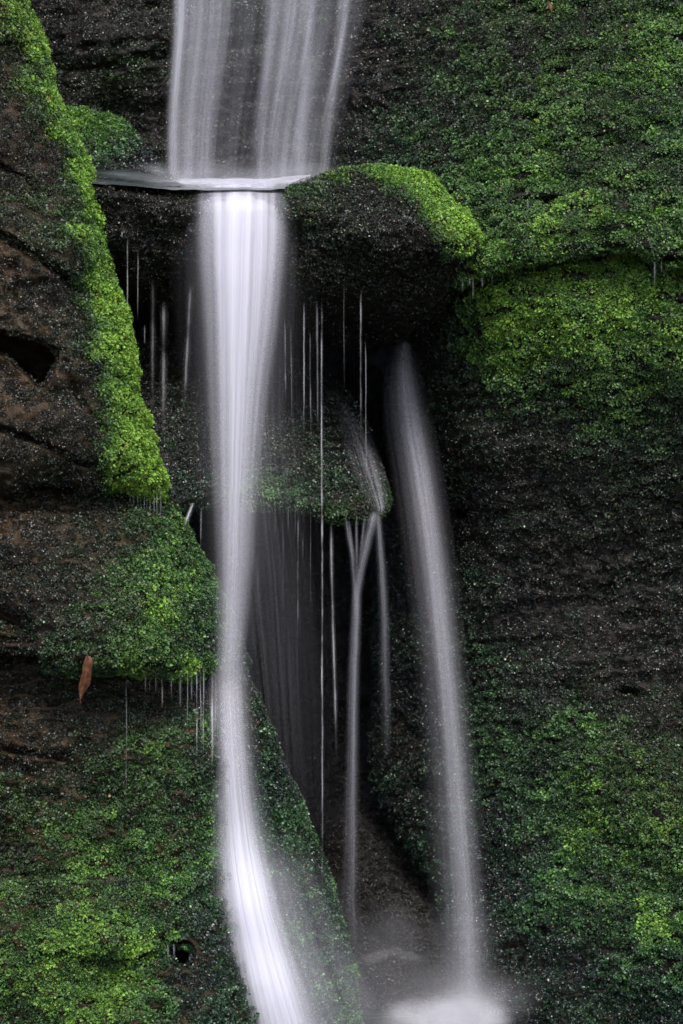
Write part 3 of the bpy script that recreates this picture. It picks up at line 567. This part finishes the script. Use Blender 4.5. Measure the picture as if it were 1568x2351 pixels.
cas = [(v, c, h, min(ysl(c, v) - .075, -.13), a) for v, c, h, a in ((1490, 527, 44, .0), (1530, 525, 42, .18), (1570, 525, 41, .40), (1650, 528, 41, .40), (1780, 535, 46, .48), (1880, 543, 54, .62), (1980, 555, 64, .80), (2080, 572, 70, .92), (2180, 595, 78, .98), (2280, 620, 90, 1), (2420, 655, 104, 1))]
veil('waterfall', 'wide white cascade spreading as it slides down the sloping green rock', 'cascade', cas, [(0, -.05, 1.0, 1.0), (.45, .3, .4, .12), (0, .3, 1.6, .15)], fine=20, nx=170, seed=5, streak=.2, taper=(20, 2), p=2.2, bow=.03)
veil('mist', '', '', [(v, c+12, h*2.1, y-.02, a*.22) for v, c, h, y, a in cas[5:]], layers=2, fine=20, seed=6, streak=.4, taper=(160, 2), bow=.08)
tag(bpy.context.scene.objects[-1] if 0 else [o_ for o_ in S.objects if o_.name == 'mist'][0], 'fine spray lifting off the sliding cascade', kind='stuff')
veil('waterfall', 'slanting grey white fall in front of the right rock slab', 'waterfall',
     [(765, 928, 9, .45, 0.034), (790, 928, 15, .42, 0.118), (850, 924, 33, .38, 0.185), (950, 937, 42, .33, 0.260), (1050, 956, 43, .31, 0.311), (1200, 980, 43, .28, 0.311), (1350, 999, 43, .26, 0.286), (1500, 1016, 43, .23, 0.260), (1700, 1035, 46, .19, 0.227), (1900, 1050, 50, .15, 0.202), (2100, 1065, 54, .11, 0.176), (2330, 1070, 62, .05, 0.168)],
     [(.2, .2, .62, 1.0), (-.8, -.7, .8, .32), (0, 0, 1.6, .12)], fine=22, nx=150, seed=7, streak=.28, taper=(30, 30), span=2.4, p=1.7)

# forked fall from the shelf
fork = veil('waterfall', 'slim forked fall leaving the right end of the rock shelf in a Y', 'waterfall',
     [(1172, 862, 12, .02, 0.275), (1210, 854, 12, .01, 0.248), (1260, 840, 11, .01, 0.231), (1320, 824, 10, .01, 0.231), (1380, 816, 11, .01, 0.264), (1500, 812, 12, .01, 0.248), (1700, 805, 13, .01, 0.209), (1900, 801, 16, .01, 0.165), (2050, 797, 20, .01, 0.110), (2200, 795, 26, .01, 0.044)],
     fine=9, nx=60, seed=8, streak=.7, wob=1.6, taper=(8, 80), span=2.3, p=2)
veil('left_strand', None, None, [(1186, 791, 5, .03, 0.165), (1230, 797, 6, .02, 0.176), (1300, 809, 7, .02, 0.176), (1390, 815, 9, .02, 0.110), (1440, 815, 9, .02, 0)], fine=9, nx=40, seed=9, streak=.8, wob=1.6, parent=fork)
veil('right_strand', None, None, [(1178, 869, 8, .03, 0.193), (1300, 876, 11, .03, 0.176), (1450, 879, 12, .03, 0.154), (1600, 881, 13, .03, 0.110), (1750, 881, 14, .03, 0.000)], fine=9, nx=40, seed=10, streak=.7, wob=1.6, parent=fork)
for q, (a_, b_, va, vb) in enumerate(((800, 812, 1196, 1300), (818, 817, 1184, 1330), (838, 824, 1180, 1300))):
    veil('middle_strand', None, None, [(va, a_, 4, .03, .15), ((va+vb)/2, (a_+b_)/2, 5, .03, .2), (vb, b_, 6, .03, .05)], fine=9, nx=30, seed=12+q, streak=.6, parent=fork)
yf = lambda u, v: float(slab['fd'](np.array(float(u)), np.array(float(v)))) - .045
veil('water_slide', 'translucent tongue of water sliding across the right end of the rock shelf', 'water slide',
     [(915, 783, 10, yf(783, 940), .0), (960, 795, 24, yf(795, 960), .07), (1020, 815, 36, yf(815, 1020), .13), (1080, 835, 36, yf(835, 1080), .17), (1130, 853, 27, yf(853, 1130), .22), (1165, 866, 17, yf(866, 1165), .3), (1182, 867, 12, .02, .25)],
     fine=16, nx=90, seed=20, streak=.7, taper=(20, 6), p=3)

# small spout beside the main fall
veil('water_spout', 'tiny slanted spout of water leaving the left end of the rock shelf', 'water spout', [(1154, 443, 5, .0, .3), (1185, 431, 6, -.02, .6), (1225, 415, 5, -.03, .4), (1245, 409, 5, -.03, 0)], fine=8, nx=40, seed=21, streak=.5, step=6, taper=(6, 10))

# threads of water
def thread(u, v0, v1, y, rad=1.4, dn=.4, lean=0, label=None, group=None, beads=True):
    dn *= .38; rad *= .8
    B = Bundle(); v = np.linspace(v0, v1, max(8, int((v1-v0)/12)))
    uu = u + lean*(v-v0)/(v1-v0) + 1.6*(vn(v/120, 0*v+u, 0, 8)-.5) + .8*(vn(v/25, 0*v+u, 0, 14)-.5)
    de = dn * (.15 + 1.5*vn(v/38, 0*v+u, 0, 9)**1.6 + .5*vn(v/9, 0*v+u, 0, 12)**3) * smooth(v0-2, v0+8+(v1-v0)*.12, v) * smooth(v1+2, v1-(v1-v0)*.4, v)
    B.add(P(uu, v, y), rad/1000*np.ones(len(v)), de, sides=6)
    B.add(P(uu, v, y-.004), rad*2.6/1000*np.ones(len(v)), de*.18, sides=6)
    o = B.build('water_thread', SILK); tag(o, label, 'water thread', group); return o
gT = 'thin threads of dripping water'
thread(738, 680, 2120, -.04, 1.9, .62, 3, 'longest bright thread of water, right of the main fall, dropping from the ledge boulder', gT)
thread(697, 690, 1010, -.03, 1.6, .5, 0, 'short thread of water between the main fall and the longest thread', gT)
thread(727, 690, 1000, .0, 2.2, .22, 2, 'faint thread of water just left of the longest thread', gT)
thread(790, 640, 900, -.02, 1.4, .22, 0, 'dim thread under the green hump, left of the pair', gT)
thread(828, 660, 1010, .0, 1.8, .4, 0, 'left one of the paired threads hanging under the green hump', gT)
thread(839, 780, 1120, .04, 1.2, .4, 2, 'right one of the paired threads hanging under the green hump', gT)
thread(759, 1195, 1760, .0, 3.2, .36, 14, 'soft thread of water falling from the shelf lip beside the longest thread', gT)
thread(684, 1170, 1500, .02, 1.2, .3, 0, 'beaded thread below the middle of the rock shelf', gT)
thread(462, 1165, 1310, .0, 1.3, .3, -2, 'thread of water left of the main fall, below the rock shelf', gT)
thread(292, 430, 790, .02, 1.3, .42, 0, 'leftmost thread under the ledge, close to the green rim', gT)
thread(316, 560, 740, .04, 1.2, .25, 0, 'second thread from the left under the ledge', gT)
thread(350, 640, 960, .05, 4.4, .10, 0, 'third soft thread from the left under the ledge', gT)
thread(375, 690, 1010, .05, 5.5, .20, 0, 'thickest of the soft trickles left of the main fall', gT)
thread(437, 650, 960, -.0, 4.6, .20, -16, 'leaning trickle just left of the main fall', gT)
thread(332, 745, 790, .05, 1.2, .3, 0, 'very short drip above the left end of the shelf', gT)
for q, u in enumerate((655, 668, 712)):
    thread(u, 730+q*15, 930+q*35, .0, 1.5, .22, 1, 'faint thread among others at the right edge of the main fall', gT)
for u, v1, dn, rd in ((290, 1850, .35, 1.0), (334, 1600, .3, 1.5), (343, 1590, .2, 1.5), (358, 1590, .2, 1.5), (372, 1625, .4, 1.3), (394, 1610, .4, 1.5), (414, 1625, .35, 2.6), (430, 1700, .4, 1.0), (440, 1610, .25, 1.8), (452, 1760, .55, 1.1), (461, 1720, .3, 1.4), (467, 1740, .55, 1.3), (487, 1780, .6, 3.2), (495, 1700, .3, 2.6)):
    lb = {290: 'long fine thread below the leaf, apart from the row of drips', 487: 'thickest drip of the row, touching the white cascade'}.get(u, 'fine drip in the row under the left middle rock block')
    thread(u, 1535, v1, -.33 + (u-290)*.0003, rd, dn, 0, lb, gT)
for u, v1 in ((1062, 668), (1086, 690), (1107, 662), (1130, 655), (1078, 655), (1145, 640)):
    thread(u, 636 - (u-1062)*.2, v1, .12, 1.6, .3, 0, 'short drip below the crack in the right wall, beside the ledge boulder', gT)
for u, v1 in ((1503, 660), (1519, 625)):
    thread(u, 590, v1, .0, 2.0, .35, 0, 'short drip below the crack at the far right', gT)
for u in (1212, 1231):
    thread(u, 458, 484, .12, 3.0, .35, 0, 'drip crossing the black slit in the right wall', gT)
for u in (386, 400):
    thread(u, 2165, 2202, -.50, 1.6, .5, 0, 'drip crossing the small black hole in the sloping rock', gT)
for q in range(10):
    thread(300 + q*7.5 + rng.uniform(-2, 2), 1120 + rng.uniform(-6, 10), 1165 + rng.uniform(0, 30), -.14, 1.2, .25, 0, 'fine drip fringe under the left buttress', gT)
for q in range(9):
    u = 580 + q*17 + rng.uniform(-5, 5)
    thread(u, 1160, 1300 + rng.uniform(-80, 160), .0, 1.0, .10, 0, 'barely visible drip under the middle of the shelf lip', gT)
# pools
def sheet(name, rows, mat, dens, label, kind='structure', nu=60, ripple=.003, parent=None, curve=None):
    """rows: list of (u_left, u_right, v, y) from front to back"""
    r = np.array(rows, float); curve = curve or (lambda u: 0*u); t = np.linspace(0, len(r)-1, (len(r)-1)*8+1)
    a, b, v, y = (np.interp(t, np.arange(len(r)), r[:, c]) for c in range(4))
    s = np.linspace(0, 1, nu); U = a[:, None] + (b-a)[:, None]*s; Vv = v[:, None] + curve(U); Y = y[:, None] + 0*U
    W = P(U, Vv, Y); W[..., 2] += ripple*(fbm(U/40, Y*40, 0, 77, 3)-.5)*2
    n, m = U.shape; idx = np.arange(n*m).reshape(n, m)
    Fc = np.stack([idx[:-1, :-1], idx[:-1, 1:], idx[1:, 1:], idx[1:, :-1]], -1).reshape(-1, 4)
    o = make_mesh(name, W.reshape(-1, 3), Fc, mat, dens=dens(U, Vv, Y).ravel()); tag(o, label, kind=kind); return o
z_l = P(560, 433, 0.)[2]
def row_at(z, y):   # picture row of a level surface at depth y
    lo, hi = -400., 3200.
    for _ in range(50):
        m = (lo+hi)/2
        if P(784, m, y)[2] > z: lo = m
        else: hi = m
    return lo
ys = [-.012, .0, .04, .1, .2, .3, .42, .56]
sheet('water', [(160 + 60*min(1, max(0, y)*2), 655 + 110*max(0, y), row_at(z_l + (0 if y > 0 else y*.25 ), y), y) for y in ys], POOL,
      lambda U, V, Y: np.clip(smooth(320, 460, U)*(.16 + .20*smooth(.05, .3, Y)) + .03, 0, 1), 'shallow pool of white water on top of the ledge', curve=lambda U: -15*smooth(440, 190, U) - 9*smooth(610, 700, U))
z_p = P(1200, 2356, .08)[2]
sheet('water', [(-500, 2300, row_at(z_p, y), y) for y in (-1.6, -1.0, -.5, 0, .4, .8, 1.2)], POOL,
      lambda U, V, Y: smooth(200, 30, np.hypot(U-1050, (V-2385)*1.4))*.4, 'dark plunge pool with white foam at the foot of the falls', ripple=.006)
bed = np.array([(-6, -7, z_p-.35), (6, -7, z_p-.35), (6, 3, z_p-.3), (-6, 3, z_p-.3)])
tag(make_mesh('stream_bed', bed, np.array([[0, 1, 2, 3]]), ROCKD, cols=np.ones((4, 3))), 'dark rocky stream bed under the plunge pool', kind='structure')

# glassy tongue of water running in from the left
o = sheet('water', [(150, 430, 427, .04), (150, 405, 417, .11), (150, 380, 408, .15), (150, 340, 398, .19), (150, 300, 388, .23)], POOL, lambda U, V, Y: smooth(300, 430, U)*.12+.005, 'glassy green water sliding in beside the mossy hump', ripple=.004)

# spray and mist
def blob(L):
    """soft puffs: (u, v, y, rx, ry, rz, dens)"""
    Vs, Fs, Ds, Us = [], [], [], []; n0 = 0; a = np.linspace(0, 2*np.pi, 25); b = np.linspace(0, np.pi, 15)
    for u, v, y, rx, ry, rz, dn in L:
        c = P(u, v, y); A, Bb = np.meshgrid(a, b)
        X = np.stack([np.sin(Bb)*np.cos(A)*rx, np.sin(Bb)*np.sin(A)*ry, np.cos(Bb)*rz], -1)/1000
        X *= (1 + .12*(fbm(A*1.0 + u, Bb*2, 0, 5, 2)-.5))[..., None]
        idx = np.arange(A.size).reshape(A.shape); Vs.append((c + X).reshape(-1, 3)); Fs.append(np.stack([idx[:-1, :-1], idx[1:, :-1], idx[1:, 1:], idx[:-1, 1:]], -1).reshape(-1, 4) + n0)
        Ds.append(np.full(A.size, dn)); Us.append(np.stack([A, Bb], -1).reshape(-1, 2) + rng.random(2)*9); n0 += A.size
    return np.concatenate(Vs), np.concatenate(Fs), np.concatenate(Ds), np.concatenate(Us)
def mist(label, L):
    V, Fc, D, U = blob(L); o = make_mesh('mist', V, Fc, MISTM, dens=D, uv=U); tag(o, label, kind='stuff'); return o
mist('white splash line where the upper fall lands on the ledge', [(395 + q*14 + rng.uniform(-5, 5), 417 + rng.uniform(-4, 4), rng.uniform(.12, .38), rng.uniform(28, 50), 40, rng.uniform(9, 18), .13) for q in range(24)]
     + [(390 + q*30, 402, .36, 55, 50, rng.uniform(26, 50), .045) for q in range(13)] + [(345 + q*9, 384 + q*4.5 + rng.uniform(-3, 3), .28, rng.uniform(24, 40), 40, rng.uniform(12, 22), .05) for q in range(10)] + [(255 + q*16, 400 + q*2.2 + rng.uniform(-3, 3), .14, rng.uniform(34, 60), 40, rng.uniform(10, 22), .03 + .004*q) for q in range(11)])
mist('bright foaming splash and low mist where the right fall lands in the pool', [(1035 + rng.normal()*46, 2378 - rng.random()**1.6*62, .04 + rng.normal()*.03, rng.uniform(45, 100), 60, rng.uniform(26, 60), rng.uniform(.07, .13)) for q in range(44)]
     + [(1050 + rng.normal()*60, 2330 - rng.random()*50, .05, rng.uniform(90, 150), 80, rng.uniform(50, 100), .03) for q in range(7)])
mist('thin white spray breaking over the pointed rock', [(905 + d_*1. + rng.uniform(-4, 4), 2184 + abs(d_)**1.2*.14 + rng.uniform(-3, 3), .26, rng.uniform(16, 30), 24, rng.uniform(5, 10), .022) for d_ in range(-64, 66, 7)])
mist('faint spray hanging around the lower falls', [(rng.uniform(800, 1130), rng.uniform(2150, 2420), rng.uniform(-.05, .2), rng.uniform(90, 160), 90, rng.uniform(90, 160), .015) for q in range(12)])

# ------------------------------------------------------------------ fallen leaf
def leaf_mat():
    M = N('dry_leaf'); tc = M.n('ShaderNodeTexCoord').outputs['Object']; n = M.noise(tc, 90, 5)
    c = M.ramp(n.outputs[0], [(.3, (.05, .018, .009)), (.55, (.12, .045, .018)), (.75, (.19, .085, .038))])
    b = M.n('ShaderNodeBsdfPrincipled'); M.l(c, b.inputs['Base Color']); b.inputs['Roughness'].default_value = .45
    M.l(M.bump(n.outputs[0], .002), b.inputs['Normal']); M.l(b.outputs[0], M.out.inputs[0]); return M.m
LM = leaf_mat()
def dry_leaf(pts, y, label):
    """pts: centre line with half widths (u, v, w)"""
    p = np.array(pts, float); t = np.linspace(0, len(p)-1, 40); u, v, hw = (np.interp(t, np.arange(len(p)), p[:, c]) for c in range(3))
    ker = np.array([1, 2, 3, 2, 1.])/9; u = np.convolve(np.pad(u, 2, 'edge'), ker, 'valid'); hw = np.convolve(np.pad(hw, 2), ker, 'valid')
    s = np.linspace(-1, 1, 9); U = u[:, None] + hw[:, None]*s*(1 + .08*np.sin(t*1.7))[:, None]
    Y = y + .010*np.abs(s)[None]*(hw[:, None]/14) - .006*np.sin(t*.8)[:, None] + 0*U
    V0 = P(U, v[:, None] + 0*U, Y).reshape(-1, 3); V1 = V0 + np.array([0, .0007, 0]); n, m = U.shape; i = np.arange(n*m).reshape(n, m)
    q = np.stack([i[:-1, :-1], i[1:, :-1], i[1:, 1:], i[:-1, 1:]], -1).reshape(-1, 4)
    o = make_mesh('dry_leaf', np.concatenate([V0, V1]), np.concatenate([q, q[:, ::-1] + n*m]), LM); tag(o, label, 'leaf')
    B = Bundle(); vv = np.linspace(p[0, 1]-3, p[-1, 1]+10, 24); B.add(P(np.interp(vv, v, u), vv, y-.005), np.linspace(.0011, .0006, 24), np.ones(24), 6); st = B.build('midrib', LM, o)
    return o
dry_leaf([(200, 1506, 3), (204, 1512, 8), (201, 1530, 11), (198, 1550, 12), (195, 1568, 13), (190, 1582, 9), (186, 1596, 4), (184, 1606, 1)], -.45, 'long orange brown dead leaf hanging at the drip line, lower left')
dry_leaf([(1258, 4, 1), (1261, 10, 4), (1263, 18, 5), (1266, 26, 2)], .42, 'tiny pale dead leaf caught in the moss at the top right')
